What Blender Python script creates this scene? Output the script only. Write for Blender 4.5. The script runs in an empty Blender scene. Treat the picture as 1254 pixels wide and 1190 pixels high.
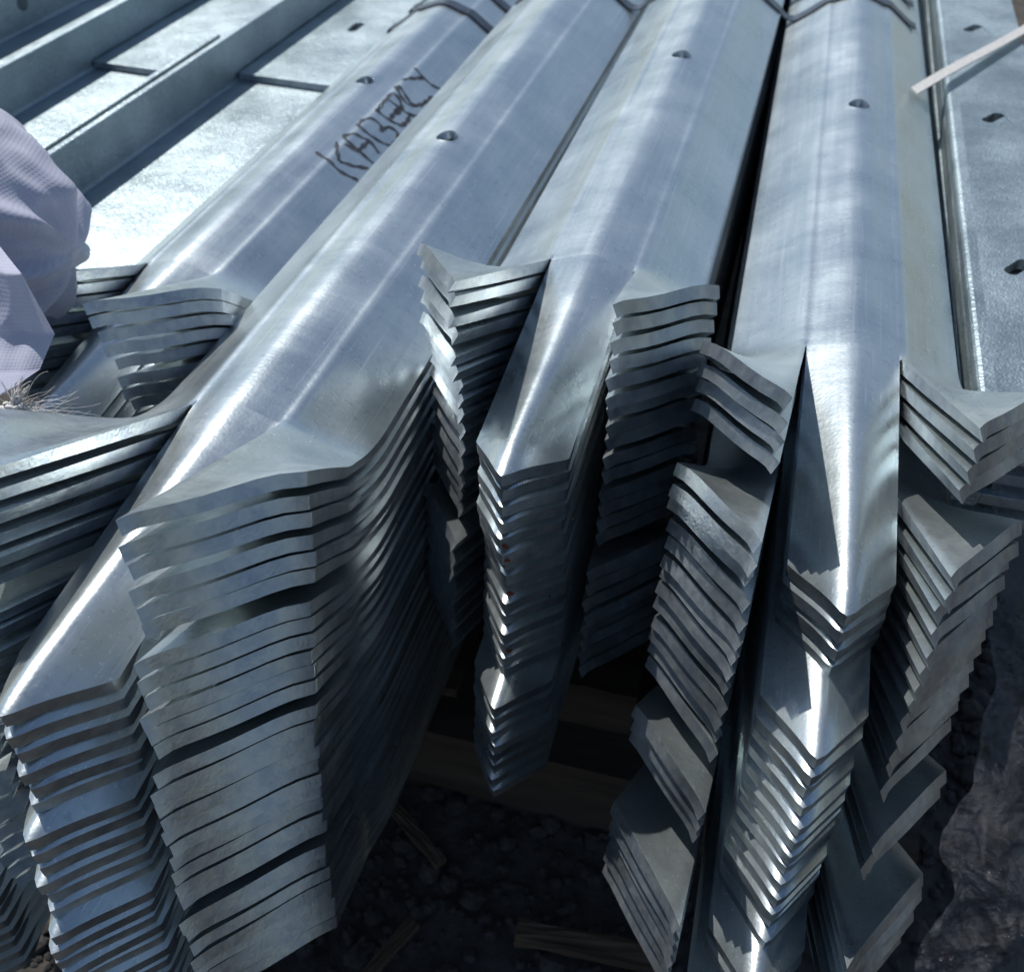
import bpy, bmesh, math, random
import numpy as np
from mathutils import Vector, Matrix
random.seed(7); rng = np.random.default_rng(7)
MM = 0.001
scene = bpy.context.scene
col = scene.collection

# ------------------------------------------------------------------ camera
TH = math.radians(42.65); PSI = math.radians(14.25); CAMH = 0.174
fw = Vector((-math.sin(PSI) * math.cos(TH), math.cos(PSI) * math.cos(TH), -math.sin(TH)))
cd = bpy.data.cameras.new('camera'); cam = bpy.data.objects.new('camera', cd); col.objects.link(cam)
cam.location = (0, 0, CAMH)
cam.rotation_euler = (math.pi / 2 - TH, 0, PSI)
cd.sensor_width = 36; cd.lens = 36.0
cd.clip_start = 0.004; cd.clip_end = 100
cd.dof.use_dof = True; cd.dof.focus_distance = 0.245; cd.dof.aperture_fstop = 26
scene.camera = cam

# ------------------------------------------------------------------ light
SUN_AZ = math.radians(50)      # to the left of +Y
SUN_EL = math.radians(56)
sd = Vector((-math.sin(SUN_AZ) * math.cos(SUN_EL), math.cos(SUN_AZ) * math.cos(SUN_EL), math.sin(SUN_EL)))
w = bpy.data.worlds.new('World'); scene.world = w; w.use_nodes = True
nt = w.node_tree; bg = nt.nodes['Background']
sky = nt.nodes.new('ShaderNodeTexSky'); sky.sky_type = 'NISHITA'; sky.sun_disc = False
sky.sun_elevation = SUN_EL; sky.sun_rotation = -SUN_AZ
sky.air_density = 1.0; sky.dust_density = 0.6; sky.ozone_density = 0.5
nt.links.new(sky.outputs[0], bg.inputs[0]); bg.inputs[1].default_value = 0.10
sl = bpy.data.lights.new('sun', 'SUN'); sl.energy = 4.7; sl.angle = math.radians(0.53); sl.color = (1, 0.96, 0.9)
so = bpy.data.objects.new('sun', sl); col.objects.link(so)
so.rotation_euler = sd.to_track_quat('Z', 'Y').to_euler(); so.location = (-1, 1, 2)
vs = scene.view_settings
vs.view_transform = 'Standard'; vs.look = 'None'; vs.exposure = -0.1; vs.gamma = 1.0; vs.use_curve_mapping = False
scene.render.engine = 'CYCLES'
scene.cycles.use_adaptive_sampling = True; scene.cycles.adaptive_threshold = 0.02
scene.cycles.max_bounces = 5; scene.cycles.glossy_bounces = 4; scene.cycles.diffuse_bounces = 3; scene.cycles.transparent_max_bounces = 8

# ------------------------------------------------------------------ materials
def new_mat(name):
    m = bpy.data.materials.new(name); m.use_nodes = True
    return m, m.node_tree, m.node_tree.nodes['Principled BSDF']

def N(nt, typ, **kw):
    n = nt.nodes.new(typ)
    for k, v in kw.items():
        if k in n.inputs: n.inputs[k].default_value = v
        else: setattr(n, k, v)
    return n

def ramp(nt, stops):
    r = nt.nodes.new('ShaderNodeValToRGB')
    while len(r.color_ramp.elements) < len(stops): r.color_ramp.elements.new(0.5)
    for e, (p, c) in zip(r.color_ramp.elements, stops):
        e.position = p; e.color = c if len(c) == 4 else (*c, 1)
    return r

def noise(nt, vec, scale, detail=4, rough=0.55, mscale=None, dist=0.0):
    if mscale is not None:
        mp = N(nt, 'ShaderNodeMapping'); mp.inputs['Scale'].default_value = mscale
        nt.links.new(vec, mp.inputs[0]); vec = mp.outputs[0]
    n = N(nt, 'ShaderNodeTexNoise', Scale=scale, Detail=detail, Roughness=rough, Distortion=dist)
    nt.links.new(vec, n.inputs['Vector'])
    return n

def obj_vec(nt):
    """object coordinates, shifted by a per-object random so that copies differ"""
    tc = N(nt, 'ShaderNodeTexCoord'); oi = N(nt, 'ShaderNodeObjectInfo')
    m = N(nt, 'ShaderNodeVectorMath', operation='MULTIPLY_ADD')
    nt.links.new(oi.outputs['Random'], m.inputs[0]); m.inputs[1].default_value = (3.1, 7.7, 1.3)
    nt.links.new(tc.outputs['Object'], m.inputs[2])
    return m.outputs[0]

def galv(name, c0, c1, r0, r1, ripple=0.08, spangle=0.25, rscale=(0.3, 1.0, 0.3), streak=(1.0, 0.03, 1.0), metallic=1.0, blotch=None, low=0.16, wear=False):
    m, nt, p = new_mat(name); L = nt.links.new
    v = obj_vec(nt)
    big = noise(nt, v, 26, 2, 0.65)
    lon = noise(nt, v, 420, 1, 0.6, mscale=streak)                  # drawn streaks along the pale
    rip = noise(nt, v, 260, 2, 0.65, mscale=rscale, dist=0.8)      # runs in the zinc across it
    fine = noise(nt, v, 1100, 0, 0.6)
    mm = N(nt, 'ShaderNodeMath', operation='MULTIPLY_ADD'); L(rip.outputs[0], mm.inputs[0]); mm.inputs[1].default_value = 0.3; mm.inputs[2].default_value = -0.3
    m0 = N(nt, 'ShaderNodeMath', operation='MULTIPLY_ADD'); L(lon.outputs[0], m0.inputs[0]); m0.inputs[1].default_value = 0.3; L(mm.outputs[0], m0.inputs[2])
    mix = N(nt, 'ShaderNodeMath', operation='ADD'); L(big.outputs[0], mix.inputs[0]); L(m0.outputs[0], mix.inputs[1])
    cr = ramp(nt, [(0.3, c0), (0.7, c1)]); L(mix.outputs[0], cr.inputs[0])
    bn = noise(nt, v, 190 if blotch else 480, 2, 0.6); br = ramp(nt, [(0.42, (1, 1, 1)), (0.62, blotch)] if blotch else [(0.60, (1, 1, 1)), (0.72, (0.78, 0.80, 0.83))]); L(bn.outputs[0], br.inputs[0])
    cm = N(nt, 'ShaderNodeMix', data_type='RGBA', blend_type='MULTIPLY'); cm.inputs[0].default_value = 0.8
    L(cr.outputs[0], cm.inputs[6]); L(br.outputs[0], cm.inputs[7]); last = cm.outputs[2]
    if wear:                                                        # pale zinc bloom in specks, fine lengthwise scratches
        sn = noise(nt, v, 760, 2, 0.7); sr = ramp(nt, [(0.64, (0, 0, 0)), (0.72, (1, 1, 1))]); L(sn.outputs[0], sr.inputs[0])
        sc = noise(nt, v, 1500, 1, 0.5, mscale=(1.0, 0.012, 1.0)); sr2 = ramp(nt, [(0.66, (0, 0, 0)), (0.72, (0.55, 0.55, 0.55))]); L(sc.outputs[0], sr2.inputs[0])
        mx_ = N(nt, 'ShaderNodeMath', operation='MAXIMUM'); L(sr.outputs[0], mx_.inputs[0]); L(sr2.outputs[0], mx_.inputs[1])
        cw = N(nt, 'ShaderNodeMix', data_type='RGBA'); L(mx_.outputs[0], cw.inputs[0]); L(last, cw.inputs[6]); cw.inputs[7].default_value = (0.84, 0.86, 0.87, 1); last = cw.outputs[2]
    L(last, p.inputs['Base Color'])
    rr = N(nt, 'ShaderNodeMapRange'); L(mix.outputs[0], rr.inputs[0])
    rr.inputs[1].default_value = 0.3; rr.inputs[2].default_value = 0.75; rr.inputs[3].default_value = r0; rr.inputs[4].default_value = r1
    L(rr.outputs[0], p.inputs['Roughness']); p.inputs['Metallic'].default_value = metallic
    # one height in metres: broad waviness + streaks + grain
    h1 = N(nt, 'ShaderNodeMath', operation='MULTIPLY'); L(rip.outputs[0], h1.inputs[0]); h1.inputs[1].default_value = ripple * 0.0003
    h2 = N(nt, 'ShaderNodeMath', operation='MULTIPLY_ADD'); L(fine.outputs[0], h2.inputs[0]); h2.inputs[1].default_value = spangle * 0.00012; L(h1.outputs[0], h2.inputs[2])
    h3 = N(nt, 'ShaderNodeMath', operation='MULTIPLY_ADD'); L(big.outputs[0], h3.inputs[0]); h3.inputs[1].default_value = low * 0.0009; L(h2.outputs[0], h3.inputs[2])
    b = N(nt, 'ShaderNodeBump', Strength=1.0, Distance=1.0); L(h3.outputs[0], b.inputs['Height']); L(b.outputs[0], p.inputs['Normal'])
    return m

M_ZINC = galv('galvanised_zinc', (0.515, 0.59, 0.61), (0.645, 0.715, 0.73), 0.27, 0.39, metallic=0.88, wear=True)
M_CUT = galv('zinc_cut_edge', (0.37, 0.41, 0.43), (0.54, 0.59, 0.61), 0.34, 0.50, ripple=0.35, spangle=0.4, rscale=(1, 1, 1), streak=(1, 1, 1), metallic=0.93, low=0.35, blotch=(0.76, 0.79, 0.88))
M_RAIL = galv('spangled_zinc', (0.29, 0.36, 0.39), (0.44, 0.53, 0.565), 0.38, 0.50, ripple=0.7, spangle=1.8, metallic=0.8, rscale=(1, 1, 1), streak=(1, 1, 1), low=0.3)

def simple(name, color, rough, scale=60, var=0.25, bump=0.3, bdist=0.001, mscale=None, metallic=0.0):
    m, nt, p = new_mat(name); L = nt.links.new; v = obj_vec(nt)
    n = noise(nt, v, scale, 6, 0.6, mscale=mscale)
    lo = tuple(c * (1 - var) for c in color); hi = tuple(min(1, c * (1 + var)) for c in color)
    r = ramp(nt, [(0.3, lo), (0.7, hi)]); L(n.outputs[0], r.inputs[0]); L(r.outputs[0], p.inputs['Base Color'])
    b = N(nt, 'ShaderNodeBump', Strength=bump, Distance=bdist); L(n.outputs[0], b.inputs['Height']); L(b.outputs[0], p.inputs['Normal'])
    p.inputs['Roughness'].default_value = rough; p.inputs['Metallic'].default_value = metallic
    return m
M_WOOD = simple('weathered_timber', (0.045, 0.032, 0.024), 0.8, 120, 0.45, 0.6, 0.001, mscale=(0.12, 1, 1))
M_WOOD2 = simple('splintered_wood', (0.075, 0.05, 0.03), 0.8, 120, 0.4, 0.6, 0.001, mscale=(0.12, 1, 1))
M_GROUND = simple('dark_earth', (0.06, 0.054, 0.048), 0.95, 90, 0.5, 0.8, 0.004)
M_STONE = simple('crushed_stone', (0.045, 0.043, 0.041), 0.9, 300, 0.5, 0.5, 0.001)
M_INK = simple('marker_ink', (0.05, 0.055, 0.065), 0.5, 420, 0.85, 0.1, 0.0002, mscale=(1, 0.4, 1), metallic=0.3)
M_STRAP = simple('white_strapping', (0.50, 0.50, 0.49), 0.55, 500, 0.15, 0.4, 0.0003)
M_STEELBAND = simple('steel_band', (0.13, 0.15, 0.18), 0.4, 200, 0.25, 0.2, 0.0003, metallic=0.9)
M_TWINE = simple('pale_twine', (0.66, 0.65, 0.64), 0.8, 900, 0.25, 0.3, 0.0003)
M_RUST = simple('rust', (0.16, 0.035, 0.015), 0.85, 500, 0.5, 0.6, 0.0005)

def cloth_mat():
    m, nt, p = new_mat('woven_cloth'); L = nt.links.new
    tc = N(nt, 'ShaderNodeTexCoord'); v = tc.outputs['UV']                # UVs count weave threads
    w1 = N(nt, 'ShaderNodeTexWave', Scale=0.314, Distortion=0.5, bands_direction='X'); w2 = N(nt, 'ShaderNodeTexWave', Scale=0.314, Distortion=0.5, bands_direction='Y')
    L(v, w1.inputs[0]); L(v, w2.inputs[0])
    a = N(nt, 'ShaderNodeMath', operation='MAXIMUM'); L(w1.outputs['Fac'], a.inputs[0]); L(w2.outputs['Fac'], a.inputs[1])
    n = noise(nt, tc.outputs['Object'], 40, 4, 0.6)
    cr = ramp(nt, [(0.25, (0.41, 0.44, 0.57)), (0.75, (0.57, 0.59, 0.70))]); L(n.outputs[0], cr.inputs[0])
    cw = ramp(nt, [(0.3, (0.82, 0.82, 0.86)), (0.8, (1, 1, 1))]); L(a.outputs[0], cw.inputs[0])
    cm = N(nt, 'ShaderNodeMix', data_type='RGBA', blend_type='MULTIPLY'); cm.inputs[0].default_value = 0.45
    L(cr.outputs[0], cm.inputs[6]); L(cw.outputs[0], cm.inputs[7]); L(cm.outputs[2], p.inputs['Base Color'])
    b = N(nt, 'ShaderNodeBump', Strength=0.35, Distance=0.0002); L(a.outputs[0], b.inputs['Height']); L(b.outputs[0], p.inputs['Normal'])
    p.inputs['Roughness'].default_value = 0.9
    tr = N(nt, 'ShaderNodeBsdfTranslucent'); tr.inputs[0].default_value = (0.66, 0.64, 0.74, 1)   # thin cloth lets some light through
    mx = N(nt, 'ShaderNodeMixShader'); mx.inputs[0].default_value = 0.14
    out = nt.nodes['Material Output']; L(p.outputs[0], mx.inputs[1]); L(tr.outputs[0], mx.inputs[2]); L(mx.outputs[0], out.inputs[0])
    return m
M_CLOTH = cloth_mat()

def film_mat():
    m, nt, p = new_mat('plastic_film'); L = nt.links.new
    tc = N(nt, 'ShaderNodeTexCoord'); v = tc.outputs['Object']
    n = noise(nt, v, 60, 6, 0.7, dist=1.5); n2 = noise(nt, v, 300, 2, 0.6, mscale=(1, 1, 0.4))
    p.inputs['Base Color'].default_value = (0.55, 0.57, 0.60, 1); p.inputs['Roughness'].default_value = 0.3
    h = N(nt, 'ShaderNodeMath', operation='MULTIPLY_ADD'); L(n2.outputs[0], h.inputs[0]); h.inputs[1].default_value = 0.12; L(n.outputs[0], h.inputs[2])
    b = N(nt, 'ShaderNodeBump', Strength=1.0, Distance=0.007); L(h.outputs[0], b.inputs['Height'])
    tr = N(nt, 'ShaderNodeBsdfTransparent'); tr.inputs[0].default_value = (0.8, 0.82, 0.85, 1)
    gl = N(nt, 'ShaderNodeBsdfGlossy'); gl.inputs['Roughness'].default_value = 0.05; L(b.outputs[0], gl.inputs['Normal'])
    L(b.outputs[0], p.inputs['Normal'])
    f1 = noise(nt, v, 38, 3, 0.6, dist=2.0); f2 = noise(nt, v, 110, 2, 0.6, dist=1.5)
    r1 = ramp(nt, [(0.40, (0.012, 0.012, 0.012)), (0.5, (0.065, 0.065, 0.065)), (0.60, (0.014, 0.014, 0.014))]); L(f1.outputs[0], r1.inputs[0])   # creased filaments
    r2 = ramp(nt, [(0.42, (0, 0, 0)), (0.5, (0.035, 0.035, 0.035)), (0.58, (0, 0, 0))]); L(f2.outputs[0], r2.inputs[0])
    cr = N(nt, 'ShaderNodeMath', operation='ADD'); L(r1.outputs[0], cr.inputs[0]); L(r2.outputs[0], cr.inputs[1])
    m1 = N(nt, 'ShaderNodeMixShader'); L(cr.outputs[0], m1.inputs[0]); L(tr.outputs[0], m1.inputs[1]); L(p.outputs[0], m1.inputs[2])
    m2 = N(nt, 'ShaderNodeMixShader'); m2.inputs[0].default_value = 0.065; L(m1.outputs[0], m2.inputs[1]); L(gl.outputs[0], m2.inputs[2])
    L(m2.outputs[0], nt.nodes['Material Output'].inputs[0])
    return m
M_FILM = film_mat()

# ------------------------------------------------------------------ object helpers
def tag(o, label=None, cat=None, group=None, kind=None):
    if label: o['label'] = label
    if cat: o['category'] = cat
    if group: o['group'] = group
    if kind: o['kind'] = kind
    return o

def link(name, data, parent=None):
    o = bpy.data.objects.new(name, data); col.objects.link(o)
    if parent: o.parent = parent
    return o

def empty(name, loc=(0, 0, 0), rot=(0, 0, 0)):
    o = bpy.data.objects.new(name, None); col.objects.link(o); o.empty_display_size = 0.01
    o.location = loc; o.rotation_euler = rot
    return o

def mesh_from(name, V, F, mats, fm=None, smooth=True, normals=None):
    me = bpy.data.meshes.new(name)
    me.from_pydata([tuple(map(float, v)) for v in V], [], [tuple(map(int, f)) for f in F])
    for m in mats: me.materials.append(m)
    if fm is not None: me.polygons.foreach_set('material_index', np.asarray(fm, dtype=np.int32))
    me.polygons.foreach_set('use_smooth', np.full(len(me.polygons), smooth))
    me.update()
    if normals is not None: me.normals_split_custom_set_from_vertices([tuple(map(float, n)) for n in normals])
    return me

def vnormals(V, F):
    """area weighted vertex normals"""
    V = np.asarray(V, float); n = np.zeros_like(V)
    for f in F:
        a = np.zeros(3); p0 = V[f[0]]
        for i in range(1, len(f) - 1): a += np.cross(V[f[i]] - p0, V[f[i + 1]] - p0)
        for i in f: n[i] += a
    l = np.linalg.norm(n, axis=1, keepdims=True); l[l == 0] = 1
    return n / l

def thicken(V, F, part, t, square=()):
    """top sheet -> closed plate; returns V, F, part, matidx (1 = cut edge)"""
    V = np.asarray(V, float); n = vnormals(V, F); k = len(V)
    for i, wgt in dict(square).items():                              # rims sheared upright instead of square to the sheet
        n[i] = n[i] * (1 - wgt) + np.array([n[i][0] * 0.1, n[i][1] * 0.1, 1.12]) * wgt
    VV = np.vstack([V, V - n * t]); FF = list(F); PP = list(part); MI = [0] * len(F)
    cnt = {}
    for fi, f in enumerate(F):
        for a, b in zip(f, f[1:] + f[:1]): cnt.setdefault((min(a, b), max(a, b)), []).append((a, b, fi))
    for fi, f in enumerate(F):
        FF.append([i + k for i in reversed(f)]); PP.append(part[fi]); MI.append(0)
    for e, l in cnt.items():
        if len(l) == 1:
            a, b, fi = l[0]; FF.append([b, a, a + k, b + k]); PP.append(part[fi]); MI.append(1)
    return VV, FF, PP, MI

def ring_fill(perim, hole, P):
    """triangles between the perimeter loop and a hole loop, both CCW index lists, P = 2D coords"""
    c = np.mean([P[i] for i in hole], axis=0)
    ang = lambda i: math.atan2(P[i][1] - c[1], P[i][0] - c[0])
    A = sorted(perim, key=ang); B = sorted(hole, key=ang)
    i = j = 0; F = []; na, nb = len(A), len(B)
    while i < na or j < nb:
        a, b = A[i % na], B[j % nb]
        ta = ang(A[i % na]) + (2 * math.pi if i >= na else 0); 
        an = ang(A[(i + 1) % na]) + (2 * math.pi if i + 1 >= na else 0)
        bn = ang(B[(j + 1) % nb]) + (2 * math.pi if j + 1 >= nb else 0)
        if j >= nb or (i < na and an <= bn):
            F.append([A[(i + 1) % na], b, a]); i += 1
        else:
            F.append([a, B[(j + 1) % nb], b]); j += 1
    return F

class Sheet:
    def __init__(s): s.P = []; s.F = []; s.part = []; s.idx = {}; s.lip = set()
    def v(s, x, y):
        k = (round(x, 4), round(y, 4))
        if k not in s.idx: s.idx[k] = len(s.P); s.P.append((x, y))
        return s.idx[k]
    def grid(s, xs, ys, part=0, skip=None):
        for j in range(len(ys) - 1):
            for i in range(len(xs) - 1):
                if skip and skip(0.5 * (xs[i] + xs[i + 1]), 0.5 * (ys[j] + ys[j + 1])): continue
                s.F.append([s.v(xs[i], ys[j]), s.v(xs[i + 1], ys[j]), s.v(xs[i + 1], ys[j + 1]), s.v(xs[i], ys[j + 1])]); s.part.append(part)
    def hole(s, xs, ys, cx, cy, x0, x1, y0, y1, rx, ry, n=20, part=0, slot=0.0, rot=0.0, rim=0.0):
        """patch x0..x1,y0..y1 (grid lines) with an oval / slot hole in it"""
        pi = [s.v(x, y0) for x in xs if x0 <= x <= x1] + [s.v(x, y1) for x in xs if x0 <= x <= x1] + \
             [s.v(x0, y) for y in ys if y0 < y < y1] + [s.v(x1, y) for y in ys if y0 < y < y1]
        hi = []
        for k in range(n):
            a = 2 * math.pi * (k + 0.5) / n
            hx, hy = rx * math.cos(a), ry * math.sin(a) + (slot if math.sin(a) > 0 else -slot)
            hx, hy = hx * math.cos(rot) - hy * math.sin(rot), hx * math.sin(rot) + hy * math.cos(rot)
            hi.append(s.v(cx + hx, cy + hy))
        if rim:                                                     # a ring round the hole so that its lip can stand up
            ri = []
            for i in hi:
                x, y = s.P[i]; ri.append(s.v(cx + (x - cx) * rim, cy + (y - cy) * rim))
            for a in range(n):
                b = (a + 1) % n; s.F.append([hi[a], ri[a], ri[b], hi[b]]); s.part.append(part)
            s.lip |= set(hi); hi = ri
        for f in ring_fill(list(dict.fromkeys(pi)), hi, s.P): 
            a, b, c = [np.array(s.P[i]) for i in f]
            if np.cross(b - a, c - a) < 0: f = f[::-1]
            s.F.append(f); s.part.append(part)

def bevel_split(V, F, part, mi, off, keep_edges=None, seg=2):
    """bevel the sharp rims, then hand back V, F, part, mat and smooth normals"""
    bm = bmesh.new(); vs_ = [bm.verts.new(v) for v in V]
    lp = bm.faces.layers.int.new('part')
    for f, p, m in zip(F, part, mi):
        try: bf = bm.faces.new([vs_[i] for i in f])
        except ValueError: continue
        bf[lp] = p; bf.material_index = m
    bm.normal_update()
    es = [e for e in bm.edges if len(e.link_faces) == 2 and e.calc_face_angle(0) > math.radians(50)]
    bmesh.ops.bevel(bm, geom=es, offset=off, segments=seg, profile=0.5, affect='EDGES', clamp_overlap=True)
    bm.verts.index_update()
    V2 = np.array([v.co[:] for v in bm.verts]); F2 = [[v.index for v in f.verts] for f in bm.faces]
    P2 = [f[lp] for f in bm.faces]; M2 = [f.material_index for f in bm.faces]; bm.free()
    return V2, F2, P2, M2, vnormals(V2, F2)

def split_parts(V, F, P, M, nrm, names, mats):
    out = []
    for pid, nm in names:
        fi = [i for i, p in enumerate(P) if p == pid]
        used = sorted({v for i in fi for v in F[i]}); mp = {v: k for k, v in enumerate(used)}
        out.append((nm, mesh_from(nm, V[used], [[mp[v] for v in F[i]] for i in fi], mats, [M[i] for i in fi], True, nrm[used])))
    return out

# ------------------------------------------------------------------ the pale (all lengths in mm until the end)
HALF = 35.5; CUT = 13.6; GAP = 0.5; THICK = 3.5
PALE_LEN = 1150.0; LEAD = 5.0
def _slope(a):
    t = min(1, max(0, (a - 14.5) / 3)); t = t * t * (3 - 2 * t)
    base = 0.43 * a / math.sqrt(a * a + 14) * (1 - t) + (0.76 - 0.010 * max(0, a - 24)) * t
    return base * (1 - 0.75 * math.exp(-((a - 13.9) / 1.3) ** 2))    # a shallow rolled crease where crest meets flange
_PX = np.linspace(0, 36, 721); _PZ = 6.2 - np.concatenate([[0], np.cumsum([_slope(0.5 * (a + b)) * (b - a) for a, b in zip(_PX[:-1], _PX[1:])])])
def profile(x):
    """height of the pale's upper face across its width: rounded crest, rolled creases, flanges sloping down"""
    return float(np.interp(abs(x), _PX, _PZ))

def bend(v, v0, blen, ang):
    """(forward, rise, angle) along a strip that turns up by ang over blen after v0"""
    if v <= v0: return v, 0.0
    d = v - v0
    R = blen / ang
    if d <= blen:
        a = d / R; return v0 + R * math.sin(a), R * (1 - math.cos(a))
    r = d - blen
    return v0 + R * math.sin(ang) + r * math.cos(ang), R * (1 - math.cos(ang)) + r * math.sin(ang)

def make_pale(seed):
    r = random.Random(seed)
    j = lambda s: r.uniform(-s, s)
    kL = 1 + j(0.014); kR = 1 + j(0.014); dn = math.radians(2.0 + j(0.2))
    Lc = 104.6 + j(0.8); Lcc = 82 + j(0.8); Li = 84.5 + j(1.2); Lo = 51.6 + j(1.2)
    S = Sheet()
    xr = [-8, -6, -4, -2, 0, 2, 4, 6, 8]
    xc = [-CUT, -12.8, -11.6, -10] + xr + [10, 11.6, 12.8, CUT]
    xo = [CUT + GAP, 15, 16, 17.5, 20, 23, 26, 29, 32, HALF]
    xs = [-x for x in reversed(xo)] + xc + xo
    hy = 182.6
    ys = [0, 1.5, 3.2, LEAD, 8, 11.5, 15, 19, 23, 30, 45, 70, 100, 135, hy - 8, hy, hy + 8, 220, 270, 330, 420, 520, 640, 780, 950, PALE_LEN]
    inhole = lambda x, y: abs(x) < 8 and abs(y - hy) < 8
    S.grid(xs, ys, 0, inhole)
    S.hole(xs, ys, 0, hy, -8, 8, hy - 8, hy + 8, 4.5, 4.9, 24, 0, rim=1.2)
    # tongues, laid out flat (y negative) : rows go to fractions of the local length
    fr = [0, 0.04, 0.09, 0.14, 0.19, 0.25, 0.32, 0.40, 0.5, 0.62, 0.75, 0.88, 0.96, 1.0]
    def strip(cols, lenf, part):
        ids = [[S.v(x, -q * lenf(x)) for x in cols] for q in fr]
        for a in range(len(fr) - 1):
            for b in range(len(cols) - 1):
                S.F.append([ids[a + 1][b], ids[a + 1][b + 1], ids[a][b + 1], ids[a][b]]); S.part.append(part)
    clen = lambda x: Lc - (Lc - Lcc) * (math.sqrt((x / CUT) ** 2 + 0.012) - 0.11)
    strip(xc, clen, 1)
    side = lambda x: Li + (Lo - Li) * ((abs(x) - CUT - GAP) / (HALF - CUT - GAP)) ** 0.9
    strip(xo, side, 3); strip([-x for x in reversed(xo)], side, 2)
    V = []
    for vi, (x, y) in enumerate(S.P):
        z = profile(x) + (0.18 if vi in S.lip else 0)
        if y < 0:
            v = -y
            if abs(x) <= CUT + 0.01:
                fwd, rise = bend(v, 2, 30, dn); y2 = -fwd
                z = z - rise - 6.2 * min(1.15, v / 82) * (math.sqrt((x / CUT) ** 2 + 0.03) - 0.173) / 0.84
                x2 = x * (1 - 0.04 * (v / 100))
                # tip nose rounds over
                e = max(0, (v - (Lc - 13)) / 13); z -= 1.9 * e * e
            else:
                s = 1 if x > 0 else -1; u = (abs(x) - CUT) / (HALF - CUT)
                k = kR if s > 0 else kL
                up = math.radians(24.7 + 14.8 * u) * k              # the outer side turns up more: the flange flattens
                ld = LEAD + 18 * u; fwd, rise = bend(v + ld, 0.0, 9 + 25 * u, up); y2 = ld - fwd
                q = min(1, v / 40); q = q * q * (3 - 2 * q)
                z = z + rise - 1.25 * math.sin((u - 0.03) * math.pi * 1.75) * q
                x2 = x + s * (0.073 + 0.077 * u) * max(0, v) * k
            V.append((x2, y2, z))
        elif abs(x) > CUT + 0.3 and y < LEAD + 18 * (abs(x) - CUT) / (HALF - CUT):                       # the crease starts a little above the cut
            s = 1 if x > 0 else -1; u = (abs(x) - CUT) / (HALF - CUT)
            up = math.radians(24.7 + 14.8 * u) * (kR if s > 0 else kL); ld = LEAD + 18 * u
            fwd, rise = bend(ld - y, 0.0, 9 + 25 * u, up)
            V.append((x, ld - fwd, z + rise))
        else:
            V.append((x, y, z))
    V, F, P, M = thicken(np.array(V), S.F, S.part, THICK, 
        [(i, min(1, max(0, (y + 5) / 25))) for i, (x, y) in enumerate(S.P) if abs(x) > HALF - 0.01] +
        [(i, 1.0) for i, (x, y) in enumerate(S.P) if abs(x) < CUT + 0.01 and y < 0 and -y > clen(x) * 0.955])
    # uneven, slightly torn shear edges
    nv = len(V) // 2
    V2, F2, P2, M2, nr = bevel_split(V, F, P, M, 0.35)
    return split_parts(V2 * MM, F2, P2, M2, nr, [(0, 'shaft'), (1, 'centre_point'), (2, 'side_point'), (3, 'side_point')], [M_ZINC, M_CUT])

VARIANTS = [make_pale(100 + i) for i in range(6)]
ORD = ['topmost', 'second', 'third', 'fourth', 'fifth', 'sixth', 'seventh', 'eighth', 'ninth', 'tenth', 'eleventh', 'twelfth', 'thirteenth',
       'fourteenth', 'fifteenth', 'sixteenth', 'seventeenth', 'eighteenth', 'nineteenth', 'twentieth', 'twenty-first', 'twenty-second', 'twenty-third',
       'twenty-fourth', 'twenty-fifth', 'twenty-sixth', 'twenty-seventh', 'twenty-eighth', 'twenty-ninth', 'thirtieth']

def stack(where, group, cx, rooty, z0, yaw, rows, top_label):
    """rows: (dx, dy, dz_below_previous) for each pale, top first; mm"""
    z = z0; out = []
    for i, (dx, dy, dz) in enumerate(rows):
        z -= dz
        e = empty('palisade_pale', ((cx + dx) * MM, (rooty + dy) * MM, z * MM), (0, 0, yaw + (random.gauss(0, 0.0016) if i else 0)))
        lab = top_label if i == 0 else 'galvanised three-pointed steel pale, %s from the top of the %s' % (ORD[i], where)
        tag(e, lab, 'fence pale', group)
        for nm, me in VARIANTS[(i * 5 + len(where)) % len(VARIANTS)]: link(nm, me, e)
        out.append(e)
    return out

def rows(groups, jy=0.6, jx=0.3, pitch=5.3):
    """groups: (count, dx, dy of first, dy of last, extra gap above the group, loose gap inside it)"""
    r = []
    for gi, (n, dx, dy0, dy1, gap, loose) in enumerate(groups):
        for k in range(n):
            dy = dy0 + (dy1 - dy0) * (k / max(1, n - 1))
            extra = gap if k == 0 else (loose * random.uniform(0.3, 1.6) if random.random() < 0.55 else 0.05)
            r.append((dx + random.gauss(0, jx), dy + random.gauss(0, jy), pitch + extra) if r else (0, 0, 0))
    return r

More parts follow.
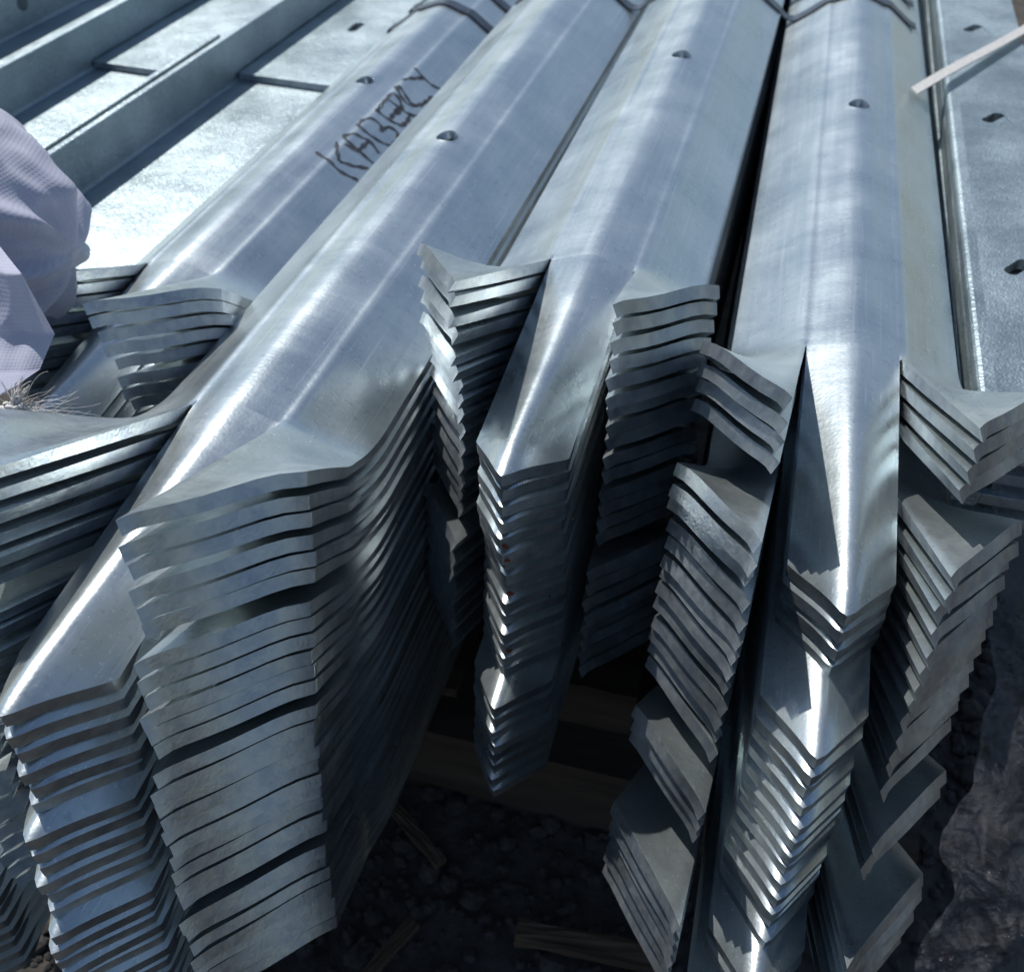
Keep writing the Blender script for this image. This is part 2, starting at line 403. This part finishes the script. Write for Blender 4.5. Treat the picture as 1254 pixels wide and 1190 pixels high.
S4 = stack('stack beside the film', 'pales of the stack beside the plastic film', 37.1, 271.5, -8, math.radians(-0.1),
           rows([(4, 0, 0, -1.5, 0, 0.6), (13, -1, -24, -37, 0.7, 0.3), (3, -2, -51, -52, 1, 0.3), (6, -3.5, -73, -77, 1.2, 0.4)]),
           'topmost galvanised pale beside the plastic film, its left and right points bent up')
S3 = stack('middle stack', 'pales of the middle stack', -47, 291, -1.2, math.radians(-1.7),
           rows([(6, 0, 0, 0, 0, 0.4), (9, 0, 4, 1, 1.2, 0.3), (8, -0.5, -9, -13, 0.8, 0.25), (3, 0, 90, 95, 0.5, 0.4)], pitch=5.6),
           'topmost galvanised pale of the middle stack, dark gaps along both sides')
S2 = stack('big left front stack', 'pales of the big stack in the left foreground', -131.2, 200, -9, math.radians(-2.2),
           rows([(3, 0, 0, -1.5, 0, 0.6), (3, 0.6, -3.5, -4.5, 0.9, 0.3), (6, 0, -10, -14, 0.9, 0.2), (10, 0, -18, -25, 0.4, 0.1), (2, 0, -28.5, -29, 1.4, 0.05), (6, 0.5, -29.5, -32, 1.8, 0.2)], 0.4, pitch=5.15),
           'topmost galvanised pale of the big left front stack, with a glinting centre point')
S1 = stack('stack with marker writing', 'pales of the stack with marker writing', -205.5, 299, -30.5, math.radians(-2.2),
           rows([(2, 0, 0, 0, 0, 0.8), (8, 0.6, 2, 7, 0.6, 0.7), (4, 1, -66, -70, 3, 0.6), (9, 5, -110, -116, 3, 0.6)], 0.6),
           'topmost galvanised pale with handwritten black marker lettering')

# marker lettering on the top pale of its stack: ink strokes in the pale's own (x, y)
INK = [[(8.51, 104.66), (15.4, 102.76), (20.59, 101.49), (27.68, 104.84)], [(11.91, 119.51), (15.55, 111.8), (18.41, 106.94)], [(18.41, 106.94), (23.11, 111.33), (27.55, 117.5)], [(12.29, 127.14), (15.14, 131.61), (18.29, 133.03), (21.18, 135.08), (24.06, 133.9), (26.82, 132.27)], [(12.29, 127.14), (14.87, 123.86), (20.29, 123.19), (27.62, 122.86)], [(15.44, 120.21), (21.27, 122.21)], [(20.81, 123.41), (21.12, 134.42)], [(13.82, 139.6), (18.49, 138.87), (23.56, 140.17), (27.58, 142.72)], [(13.82, 139.6), (13.72, 146.26), (16.33, 151.0), (19.54, 151.69), (21.75, 150.0), (21.8, 147.36)], [(21.75, 150.0), (23.53, 155.4), (26.76, 156.13), (28.41, 152.11), (28.5, 145.33), (27.58, 142.72)], [(14.64, 159.52), (18.24, 159.37), (22.27, 160.56), (26.41, 163.28)], [(15.67, 159.38), (15.11, 167.63), (14.64, 181.14)], [(21.25, 161.59), (20.93, 173.93)], [(26.41, 163.28), (26.73, 170.5), (25.67, 176.22)], [(14.78, 173.71), (20.44, 174.39), (25.67, 176.22), (28.75, 180.61)], [(14.64, 181.14), (17.99, 181.1), (21.84, 175.94), (21.69, 167.4)], [(13.41, 188.9), (19.11, 183.47), (23.2, 183.15), (26.51, 190.81), (27.71, 204.05)], [(14.06, 190.79), (18.8, 187.99), (22.36, 185.52), (25.87, 186.87)], [(14.12, 197.99), (16.93, 204.46), (20.08, 212.13)], [(14.25, 214.77), (19.52, 212.75), (24.44, 212.54), (29.66, 216.74)]]
def ink_mesh():
    V, F = [], []
    gx = [CUT + GAP, 15, 16, 17.5, 20, 23, 26, 29, 32, HALF]; gx = [-HALF, -20, -CUT, -12, -10, -8, -6, -4, -2, 0, 2, 4, 6, 8, 10, 11.6, 12.8, CUT] + gx; gz = [profile(x) for x in gx]
    for st in INK:
        pts = [Vector((x, y)) for x, y in st]
        # densify with Catmull-Rom
        P = [pts[0] * 2 - pts[1]] + pts + [pts[-1] * 2 - pts[-2]]; cur = []
        for i in range(1, len(P) - 2):
            n = max(2, int((P[i + 1] - P[i]).length / 0.8))
            for k in range(n):
                t = k / n
                cur.append(0.5 * ((2 * P[i]) + (P[i + 1] - P[i - 1]) * t + (2 * P[i - 1] - 5 * P[i] + 4 * P[i + 1] - P[i + 2]) * t * t + (3 * P[i] - P[i - 1] - 3 * P[i + 1] + P[i + 2]) * t ** 3))
        cur.append(pts[-1]); base = len(V)
        for i, c in enumerate(cur):
            d = (cur[min(i + 1, len(cur) - 1)] - cur[max(i - 1, 0)]); d.normalize(); nn = Vector((-d.y, d.x))
            wd = 1.15 * (0.75 + 0.25 * math.sin(i * 0.9 + base))
            for sgn in (-1, 1):
                q = c + nn * wd * sgn
                V.append((q.x * MM, q.y * MM, (float(np.interp(q.x, gx, gz)) + 0.14) * MM))
        for i in range(len(cur) - 1): F.append((base + 2 * i, base + 2 * i + 2, base + 2 * i + 3, base + 2 * i + 1))
    return mesh_from('marker_writing', V, F, [M_INK])
tag(link('marker_writing', ink_mesh(), S1[0]), 'black handwritten capital letters')

# rust at some of the middle stack's tips
def blob(name, mat, r, seed, sub=2, sq=(1, 1, 1), amp=0.35):
    bm = bmesh.new(); bmesh.ops.create_icosphere(bm, subdivisions=sub, radius=1)
    rr = random.Random(seed); ph = [Vector((rr.uniform(-3, 3), rr.uniform(-3, 3), rr.uniform(-3, 3))) for _ in range(4)]
    for v in bm.verts:
        k = 1 + amp * sum(math.sin(v.co.dot(p) * 1.3 + i) for i, p in enumerate(ph)) / 3
        v.co = Vector((v.co.x * sq[0], v.co.y * sq[1], v.co.z * sq[2])) * k * r
    me = bpy.data.meshes.new(name); bm.to_mesh(me); bm.free(); me.materials.append(mat)
    for p in me.polygons: p.use_smooth = True
    return me
for i in (4, 5, 8, 12):
    o = link('rust_spot', blob('rust_spot', M_RUST, 1.0 * MM, i, 2, (1.3, 0.45, 0.7)), S3[i]); o.location = (1.0 * MM, -104.4 * MM, -1.5 * MM); o['label'] = 'red brown rust at the tip'

# ------------------------------------------------------------------ rails
def plate(name, xs, ys, z, t, holes, bevel=0.3, zf=None):
    """flat sheet with slots, mm"""
    S = Sheet()
    bx = sorted(set(xs + [h[0] - 9 for h in holes] + [h[0] + 9 for h in holes])); by = sorted(set(ys + [h[1] - 12 for h in holes] + [h[1] + 12 for h in holes]))
    S.grid(bx, by, 0, lambda x, y: any(abs(x - h[0]) < 9 and abs(y - h[1]) < 12 for h in holes))
    for h in holes: S.hole(bx, by, h[0], h[1], h[0] - 9, h[0] + 9, h[1] - 12, h[1] + 12, h[2], h[2], 20, 0, h[3], h[4])
    V = [(x, y, z + (zf(x, y) if zf else 0)) for x, y in S.P]
    V, F, P, M = thicken(np.array(V), S.F, S.part, t)
    V2, F2, P2, M2, nr = bevel_split(V, F, P, M, bevel)
    return V2 * MM, F2, M2, nr

def angle_rail(name, label, loc, yaw, y0, y1, wflat, hup, t, holes=(), fholes=(), down=False, group=None):
    e = empty(name, tuple(c * MM for c in loc), (0, 0, yaw))
    ys = [y0] + list(np.linspace(y0 + 20, y1 - 20, 8)) + [y1]
    V, F, M, nr = plate('flat_flange', [t + 0.8, wflat * 0.5, wflat], [round(float(y), 2) for y in ys], t, t, list(holes))
    link('flat_flange', mesh_from('flat_flange', V, F, [M_RAIL, M_CUT], M, True, nr), e)
    # upright leg with rounded heel: profile swept along y
    sgn = -1 if down else 1
    if not down: prof = [(t + 0.8, 0), (1.6, 0), (0.5, 0.5), (0, 1.6), (0, hup - 0.5), (0.5, hup), (t - 0.5, hup), (t, hup - 0.5), (t, t + 1.6), (t + 0.25, t + 0.5), (t + 0.8, t)]
    else: prof = [(t + 0.8, t), (1.6, t), (0.5, t - 0.5), (0, t - 1.6), (0, -hup + 0.5), (0.5, -hup), (t - 0.5, -hup), (t, -hup + 0.5), (t, -1.6), (t + 0.25, -0.5), (t + 0.8, 0)]
    V = []; F = []; n = len(prof); yy = [y0, y1]
    for y in yy: V += [(px * MM, y * MM, pz * MM) for px, pz in prof]
    for i in range(n):
        a, b = i, (i + 1) % n; f = (a, b, b + n, a + n); F.append(f if not down else f[::-1])
    cap = tuple(range(n)); F += [cap[::-1] if not down else cap, tuple(i + n for i in cap) if not down else tuple(i + n for i in reversed(cap))]
    link('upright_flange', mesh_from('upright_flange', V, F, [M_RAIL], None, False), e)
    for (hy_, hz, hr) in fholes:                                     # closed dark discs added on the upright to stand for open holes
        bm = bmesh.new(); bmesh.ops.create_cone(bm, cap_ends=True, segments=20, radius1=hr * MM, radius2=hr * MM, depth=0.5 * MM)
        me = bpy.data.meshes.new('hole_disc'); bm.to_mesh(me); bm.free(); me.materials.append(M_STEELBAND)
        o = link('hole_disc', me, e); o.location = ((t + 0.2) * MM, hy_ * MM, hz * MM); o.rotation_euler = (0, math.pi / 2, 0)
    tag(e, label, 'angle rail', group)
    return e
RY = math.radians(-4.2); GR = 'galvanised angle rails at the back left'
def rail_at(off, z, y): # point on the rail line (mm): off = distance left of the first rail
    return (-281 - off, y, z)
def flat_bar(label, loc, yaw, xs, y0, y1, z, t, holes=()):
    e = empty('flat_bar', tuple(c * MM for c in loc), (0, 0, yaw))
    V, F, M, nr = plate('bar', xs, [y0, (y0 + y1) / 2, y1], z, t, list(holes))
    o = link('flat_bar', mesh_from('flat_bar', V, F, [M_RAIL, M_CUT], M, True, nr)); o.location = e.location; o.rotation_euler = e.rotation_euler
    bpy.data.objects.remove(e); o.name = 'flat_bar'
    return tag(o, label, 'flat bar')
def edge_bar(label, loc, yaw, y0, y1, t, h):
    V, F, M, nr = plate('bar', [0, t], [y0, (y0 + y1) / 2, y1], h, h, [], 0.4)
    o = link('edge_bar', mesh_from('edge_bar', V, F, [M_RAIL], None, True, nr)); o.location = Vector(loc) * MM; o.rotation_euler = (0, 0, yaw); o.name = 'flat_bar'
    return tag(o, label, 'flat bar')
angle_rail('angle_rail', 'long galvanised angle rail beside the lettered pale, its flat bright and speckled', (-309, 330, -52), RY, -60, 900, 66, 28, 4.0, group=GR)
flat_bar('flat galvanised bar with a slot lying on the rail beside the lettered pale', (-309, 330, -52), RY, [5.2, 33, 65], 192, 900, 8.2, 4.0, [(36, 280, 3.2, 5, 0)])
edge_bar('thin galvanised bar standing on edge against the upright of the nearest left rail', (-314.2, 330, -52), RY, -60, 192, 3.4, 28.6)
angle_rail('angle_rail', 'galvanised angle rail in the middle of the three back left rails', (-397, 330, -52), RY, -40, 900, 80, 28, 4.0, group=GR)
flat_bar('flat galvanised bar lying on the middle one of the back left rails', (-397, 330, -52), RY, [5.2, 40, 79], 188, 900, 8.2, 4.0)
angle_rail('angle_rail', 'farthest galvanised angle rail in the top left corner, dark disc for a hole in its side', (-452, 330, -42), RY, 0, 900, 48, 36, 4.0, fholes=[(212, 18, 4)], group=GR)
angle_rail('angle_rail', 'wide galvanised angle rail with slots along the right edge under the white strap', (77.5, 270, -22.2), math.radians(-0.8), -14, 760, 41, 1.5, 4.2,
           [(18, 90, 2.7, 4.2, -0.6), (19, 225, 2.7, 4.2, -0.6), (17, 345, 2.7, 4.2, -0.6)], down=True)
for k in range(6):
    angle_rail('angle_rail', 'galvanised angle rail behind the plastic film, %s of those under the slotted rail' % ['uppermost', 'second', 'third', 'fourth', 'fifth', 'lowest'][k],
               (77.5 + 0.8 * (k % 2), 272 + 4 * ((k * 2) % 3), -28 - 5.6 * k), math.radians(-0.8), -14, 750, 41, 1.2, 4.2, down=True, group='rails under the slotted rail')

# ------------------------------------------------------------------ straps
def ribbon(name, pts, width, t, mat, wdir):
    """band through 3D points (mm) with its width along wdir"""
    V = []; F = []; wd = Vector(wdir).normalized() * width / 2
    for p in pts:
        p = Vector(p); V += [tuple((p - wd) * MM), tuple((p + wd) * MM), tuple((p + wd + Vector((0, 0, t))) * MM), tuple((p - wd + Vector((0, 0, t))) * MM)]
    for i in range(len(pts) - 1):
        a, b = 4 * i, 4 * i + 4
        for k in range(4): F.append((a + k, b + k, b + (k + 1) % 4, a + (k + 1) % 4))
    F += [(0, 1, 2, 3), tuple(4 * (len(pts) - 1) + k for k in (3, 2, 1, 0))]
    return mesh_from(name, V, F, [mat], None, False)
def top_height(x, y):
    """upper surface of the four stacks (mm) at a world point"""
    best = -70.0
    for o in (S1[0], S2[0], S3[0], S4[0]):
        l = o.location / MM; a = o.rotation_euler.z; dx, dy = x - l.x, y - l.y
        lx = math.cos(a) * dx + math.sin(a) * dy
        if abs(lx) < 35.5: best = max(best, l.z + profile(lx))
    return best
for k, (yy, lab) in enumerate(((603, 'nearer dark steel band strapped across the four stacks of pales'), (640, 'farther dark steel band strapped across the four stacks of pales'))):
    xs_ = np.arange(-228 if yy < 620 else -226.5, 70, 1.5); hs = np.array([top_height(x, yy) for x in xs_])
    # a taut band spans the narrow gaps between the stacks
    h2 = hs.copy()
    for i in range(len(xs_)):
        if hs[i] < -60:
            l_ = max((m for m in range(i) if hs[m] > -60), default=None); r_ = min((m for m in range(i, len(xs_)) if hs[m] > -60), default=None)
            if l_ is None: h2[i] = hs[r_]
            elif r_ is None: h2[i] = hs[l_]
            else: h2[i] = hs[l_] + (hs[r_] - hs[l_]) * (i - l_) / (r_ - l_)
    h3 = np.convolve(np.pad(h2, 3, 'edge'), np.ones(7) / 7, 'valid'); h3 = np.maximum(h3, h2) + 0.6
    tag(link('steel_band', ribbon('steel_band', [(xs_[0] - 4, yy, h3[0] - 12), (xs_[0] - 1.5, yy, h3[0] - 1.5)] + [(x, yy, h) for x, h in zip(xs_, h3)], 8.5, 0.7, M_STEELBAND, (0, 1, 0))), lab, 'steel band', 'steel bands across the pales')
pts = []
for i in range(24):
    q = i / 23; X = 64 + q * 80; Y = 502 + q * 142
    pts.append((X, Y, -13.5 + 1.2 * math.sin(q * 5 + 1)))
tag(link('white_strap', ribbon('white_strap', pts, 7.5, 0.6, M_STRAP, (-0.35, 0.95, 0.0))), 'loose white strap lying slantwise over the rail on the right', 'strap')

# ------------------------------------------------------------------ cloth and twine
def grid_mesh(name, nu, nv, fn, mat, uvs=(1, 1)):
    V = [fn(i / nu, j / nv) for j in range(nv + 1) for i in range(nu + 1)]; F = []
    for j in range(nv):
        for i in range(nu): a = j * (nu + 1) + i; F.append((a, a + 1, a + nu + 2, a + nu + 1))
    me = mesh_from(name, np.array(V) * MM, F, [mat])
    uv = me.uv_layers.new(name='UVMap')
    for l in me.loops: uv.data[l.index].uv = ((l.vertex_index % (nu + 1)) / nu * uvs[0], (l.vertex_index // (nu + 1)) / nv * uvs[1])
    return me
from mathutils import noise as mn
def ridged(p, f): return 1 - abs(mn.noise(Vector(p) * f)) * 2
def cloth_bundle(u, v):
    a = (u * 2 - 1) * math.pi; b = (0.02 + 0.96 * v - 0.5) * math.pi
    d = Vector((math.cos(b) * math.cos(a), math.cos(b) * math.sin(a), math.sin(b)))
    c = Vector((-289, 250, 10)); R = Vector((62, 50, 46))
    # soft folds run round towards the gathered lower right corner
    g = Vector((0.98, 0.12, -0.18)).normalized(); t = d.dot(g)
    ax = d - g * t; r = ax.length; ang = math.atan2(ax.dot(Vector((0, 0, 1))), ax.dot(Vector((0.3, 0.9, 0))))
    wob = ang + 0.5 * mn.noise(d * 1.3)
    f1 = 0.5 + 0.5 * math.sin(wob * 7 + 1.2 * t); f2 = 0.5 + 0.5 * math.sin(wob * 13 + 2.0 + 2 * t)
    amp = 1.25 * max(0.0, min(1.0, 0.5 + 0.55 * t)) * min(1, r * 2.6)
    k = amp * (0.085 * f1 ** 2.0 + 0.035 * f2 ** 2.0) + 0.06 * mn.noise(d * 1.6) + 0.075 * (0.4 - math.sqrt(mn.noise(d * 2.3 + Vector((4, 1, 7))) ** 2 + 0.004)) + 0.035 * min(1, r * 2) * (0.3 - math.sqrt(mn.noise(d * 5.1 + Vector((1, 9, 3))) ** 2 + 0.004))
    k += 1.1 * max(0, t - 0.55) ** 2                                  # pulled out to the gathered corner
    return c + Vector((d.x * R.x, d.y * R.y, d.z * R.z)) * (1 + k)
cl = empty('cloth', (-0.25, 0.24, -0.03))
tag(cl, 'crumpled pale lavender woven cloth at the left edge', 'cloth')
def child_at(name, me, parent):
    o = link(name, me, parent); o.matrix_parent_inverse = Matrix.Translation(-parent.location); return o
child_at('bundle', grid_mesh('bundle', 220, 150, cloth_bundle, M_CLOTH, (300, 150)), cl)
def hem(u, v):
    # narrow puckered seam running down the lower right of the bundle
    a = 0.62 - 1.15 * u; c = Vector((-289, 250, 10))
    d = Vector((math.cos(a) * 0.93, 0.25 - 0.35 * u, math.sin(a) * 0.9)).normalized()
    p = c + Vector((d.x * 62, d.y * 50, d.z * 46)) * 1.05
    tang = Vector((0.0, 0.5, 0.86))
    q = p + d * (v * 6.5 - 2.0) * (0.6 + 0.4 * math.sin(u * math.pi)) + tang * (0.9 * math.sin(u * 62 + 1.3 * mn.noise(Vector((u * 9, 0, 0)))) * v)
    q += Vector((0.2, 0.7, -0.3)) * (1.3 * v * math.sin(u * 23 + 1) + 0.8 * v * mn.noise(Vector((u * 30, v, 3))))
    return q
child_at('hem_frill', grid_mesh('hem_frill', 160, 16, hem, M_CLOTH, (48, 9)), cl)
EDGE = [Vector((-215, 226, 26)), Vector((-192, 208, 26)), Vector((-186, 205, 9)), Vector((-187, 196, 3)), Vector((-190, 184, 3))]
def drape(u, v):
    k = min(3.999, v * 4); i = int(k); r = EDGE[i].lerp(EDGE[i + 1], k - i)
    l = Vector((-262, 222, 26)).lerp(Vector((-240, 160, 2)), v)
    p = l.lerp(r, u)
    p += Vector((0.45, -0.86, 0.2)) * (1 - 0.6 * u ** 6) * (2 + 5.5 * (0.5 + 0.5 * math.sin(u * 13 + 1.6 * v + 0.8 * math.sin(3 * v))) ** 2 + 2.2 * (0.5 + 0.5 * math.sin(u * 27 - 2.5 * v)) ** 2 + 3.5 * (0.3 - abs(mn.noise(Vector((u * 3 + v, v * 2.5, 1))))) * 2 + 0.6 * mn.noise(Vector((u * 14, v * 10, 5))))
    return p
child_at('hanging_fold', grid_mesh('hanging_fold', 110, 80, drape, M_CLOTH, (60, 52)), cl)

def tube(path, r0, r1, seg=6):
    V = []; F = []; n = len(path)
    for i, p in enumerate(path):
        d = (path[min(i + 1, n - 1)] - path[max(i - 1, 0)]).normalized()
        a = d.orthogonal().normalized(); b = d.cross(a); r = r0 + (r1 - r0) * i / (n - 1)
        for k in range(seg):
            t = 2 * math.pi * k / seg; V.append(p + a * r * math.cos(t) + b * r * math.sin(t))
    for i in range(n - 1):
        for k in range(seg): F.append((i * seg + k, i * seg + (k + 1) % seg, (i + 1) * seg + (k + 1) % seg, (i + 1) * seg + k))
    return V, F
def join_tubes(name, tubes, mat, loc):
    V = []; F = []
    for tv, tf in tubes:
        b = len(V); V += [Vector(v) * MM - Vector(loc) for v in tv]; F += [tuple(i + b for i in f) for f in tf]
    return mesh_from(name, V, F, [mat])
tw = empty('twine', (-0.185, 0.178, 0.0)); tag(tw, 'frayed end of pale twine hanging below the cloth', 'twine')
TW = Vector((-184, 178, 2)); rr = random.Random(5); strands = []
for k in range(7):                                                   # twisted cord
    path = []
    for i in range(40):
        q = i / 39; c = Vector((-232, 168, 0)).lerp(TW, q) + Vector((0, 0, 2 * math.sin(q * 4)))
        a = q * 16 + k * 0.9; path.append(c + Vector((0.3, -0.5, 0.8)) * 1.3 * math.cos(a) + Vector((0.6, 0.8, 0.2)) * 1.3 * math.sin(a))
    strands.append(tube(path, 0.75, 0.6))
for k in range(26):                                                  # the knot's loose tail
    b0 = Vector((rr.uniform(-1.0, 1.0), rr.uniform(-1.0, 1.0), rr.uniform(-1.5, 0))); ph = rr.uniform(0, 6); sx, sy = rr.uniform(-2.5, 4), rr.uniform(-1, 3.5)
    path = [TW + b0 * (1 - 0.3 * q) + Vector((sx * q * q + 0.5 * math.sin(q * 4 + ph) * q, (2 + sy) * q + 0.5 * math.cos(q * 5 + ph) * q, (7 + 2.5 * math.sin(ph)) * q - 1.5 * q ** 3)) for q in np.linspace(0, 1, 16)]
    strands.append(tube(path, 0.30, 0.10))
for k in range(5):                                                   # the knot itself: a few turns of cord
    path = [TW + Vector((1.9 * math.cos(t_) + 0.5 * math.sin(k), 1.2 * math.sin(t_), 1.7 * math.sin(t_ + k * 1.1) - 0.5)) for t_ in np.linspace(k, k + 6.0, 26)]
    strands.append(tube(path, 0.62, 0.55))
child_at('cord', join_tubes('cord', strands, M_TWINE, tw.location), tw).matrix_parent_inverse = Matrix()
fray = []
for k in range(170):
    d = Vector((rr.uniform(-0.2, 1.5), rr.uniform(-0.9, 0.5), rr.uniform(-0.8, 0.1))); L_ = rr.uniform(8, 20); c = Vector((rr.uniform(-1, 1), rr.uniform(-1, 1), rr.uniform(-0.6, 1)))
    d.normalize(); path = []
    for q in np.linspace(0, 1, 12):
        p = TW + Vector((rr.uniform(-0.2, 0.2),) * 3) + d * L_ * q + c * 7 * q * q + Vector((math.sin(q * 5 + k), math.cos(q * 4 + k * 2), math.sin(q * 6 + k * 3))) * 1.3 * q + Vector((0, 0, -2)) * q * q
        path.append(p)
    fray.append(tube(path, 0.10, 0.04, 3))
fo = link('frayed_fibres', join_tubes('frayed_fibres', fray, M_TWINE, tw.location), tw); fo['kind'] = 'stuff'

# ------------------------------------------------------------------ plastic film on the right
FP = [(282, -16), (258, -13), (225, -22), (172, -34), (134, -44), (116, -66), (106, -120), (108, -236)]
def film(u, v):
    # over the rail end, then out towards the lower right front and down to the ground
    k = min(6.999, v * 7); i = int(k); f_ = k - i; f_ = f_ * f_ * (3 - 2 * f_) * 0.5 + f_ * 0.5
    Y = FP[i][0] + (FP[i + 1][0] - FP[i][0]) * f_; Z = FP[i][1] + (FP[i + 1][1] - FP[i][1]) * f_
    X = 79 - 17 * min(1, max(0, (v - 0.4) / 0.25)) + 110 * u + 3 * math.sin(v * 9 + 1)
    nz = Vector((X * 0.02, Y * 0.016, Z * 0.014))
    d = 6 * mn.noise(nz) + 4 * ridged(nz * 2.6, 1.0) + 2.6 * ridged(nz * 6 + Vector((3, 1, 2)), 1.0) + 1.5 * ridged(nz * 14, 1.0)
    edge = 6 * mn.noise(Vector((1.5, v * 14, 4))) * (1 - u) ** 3
    a = min(1, v * 5)
    return Vector((X + edge, Y - d * 0.7 * a, Z + d * 0.5 * (1 if v < 0.7 else 0.3) * (0.3 + 0.7 * a)))
fl_ = link('plastic_film', grid_mesh('plastic_film', 130, 240, film, M_FILM)); tag(fl_, 'torn glinting clear plastic film hanging at the right', 'plastic film')

# ------------------------------------------------------------------ ground, timber, scraps
GZ = -240
g = 40; half = 2600.0
def gr(u, v):
    x = (u - 0.5) * 2 * half; y = (v - 0.5) * 2 * half + 400
    return Vector((x, y, GZ + 3 * mn.noise(Vector((x * 0.01, y * 0.01, 0)))))
tag(link('ground', grid_mesh('ground', 80, 80, gr, M_GROUND)), kind='structure')

def timber(name, label, loc, size, rot, mat, seed, cat='timber'):
    bm = bmesh.new(); bmesh.ops.create_cube(bm, size=1)
    bmesh.ops.subdivide_edges(bm, edges=bm.edges[:], cuts=5, use_grid_fill=True)
    rs = random.Random(seed)
    for v in bm.verts: v.co = Vector((v.co.x * size[0], v.co.y * size[1], v.co.z * size[2])) + Vector((rs.uniform(-.6, .6), rs.uniform(-.6, .6), rs.uniform(-.5, .5)))
    for v in bm.verts: v.co *= MM
    me = bpy.data.meshes.new(name); bm.to_mesh(me); bm.free(); me.materials.append(mat)
    o = link(name, me); o.location = Vector(loc) * MM; o.rotation_euler = rot
    return tag(o, label, cat)
def lowest(st): return min(o.location.z for o in st) / MM - 20
for nm, st, x in (('big left front stack', S2, -118), ('middle stack', S3, -42), ('stack beside the film', S4, 34), ('stack with marker writing', S1, -185)):
    zb = lowest(st)
    timber('timber_packer', 'rough brown timber packer under the %s' % nm, (x, 285 if st is not S1 else 350, (zb + GZ + 46) / 2), (60, 70, zb - GZ - 46), (0, 0, 0), M_WOOD, len(nm), 'timber packer')
timber('timber_bearer', 'dark timber bearer crossing under the stacks', (-60, 272, GZ + 23), (330, 84, 46), (0, 0, math.radians(-2)), M_WOOD, 3, 'timber bearer')
SCR = [(-150, 168, 90, 7, 5, 50, 'long'), (-95, 140, 60, 5, 4, 66, 'thin'), (-12, 175, 60, 9, 5, 4, 'pale flat'), (-96, 205, 40, 5, 4, -35, 'short'), (10, 150, 30, 6, 4, 20, 'small')]
for i, (x, y, a, b, c, rz, wd) in enumerate(SCR):
    lab = ['long split timber scrap on the gravel below the left stack', 'thin timber splinter on the gravel in front of the bearer', 'flat timber offcut on the gravel below the middle stack', 'short timber splinter leaning near the bearer', 'small timber chip on the gravel below the right stack'][i]
    timber('wood_scrap', lab, (x, y, GZ + 8 + c / 2), (a, b, c), (math.radians(3), math.radians(2), math.radians(rz)), M_WOOD2, i + 20, 'wood scrap')
# gravel
base = []
for s_ in range(5):
    bm = bmesh.new(); bmesh.ops.create_icosphere(bm, subdivisions=1, radius=1)
    rs = random.Random(s_ + 40)
    for v in bm.verts: v.co = Vector((v.co.x * rs.uniform(.7, 1.2), v.co.y * rs.uniform(.7, 1.2), v.co.z * rs.uniform(.5, .9)))
    bm.verts.index_update(); base.append((np.array([v.co[:] for v in bm.verts]), [[v.index for v in f.verts] for f in bm.faces])); bm.free()
V = []; F = []; nb = 0; rs = np.random.default_rng(3)
for i in range(3800):
    x, y = rs.uniform(-260, 200), rs.uniform(40, 420); r = rs.choice([2.0, 3.0, 4.2, 6.0], p=[.4, .35, .18, .07]) * rs.uniform(.8, 1.2)
    bv, bf = base[i % 5]; a = rs.uniform(0, 6.28); ca, sa = math.cos(a), math.sin(a)
    q = bv * r; q = np.stack([q[:, 0] * ca - q[:, 1] * sa + x, q[:, 0] * sa + q[:, 1] * ca + y, q[:, 2] + GZ + r * 0.3], 1)
    V.append(q * MM); F += [[k + nb for k in f] for f in bf]; nb += len(q)
tag(link('gravel', mesh_from('gravel', np.vstack(V), F, [M_STONE], None, False)), 'dark crushed stone gravel under the stacks', 'gravel', kind='stuff')
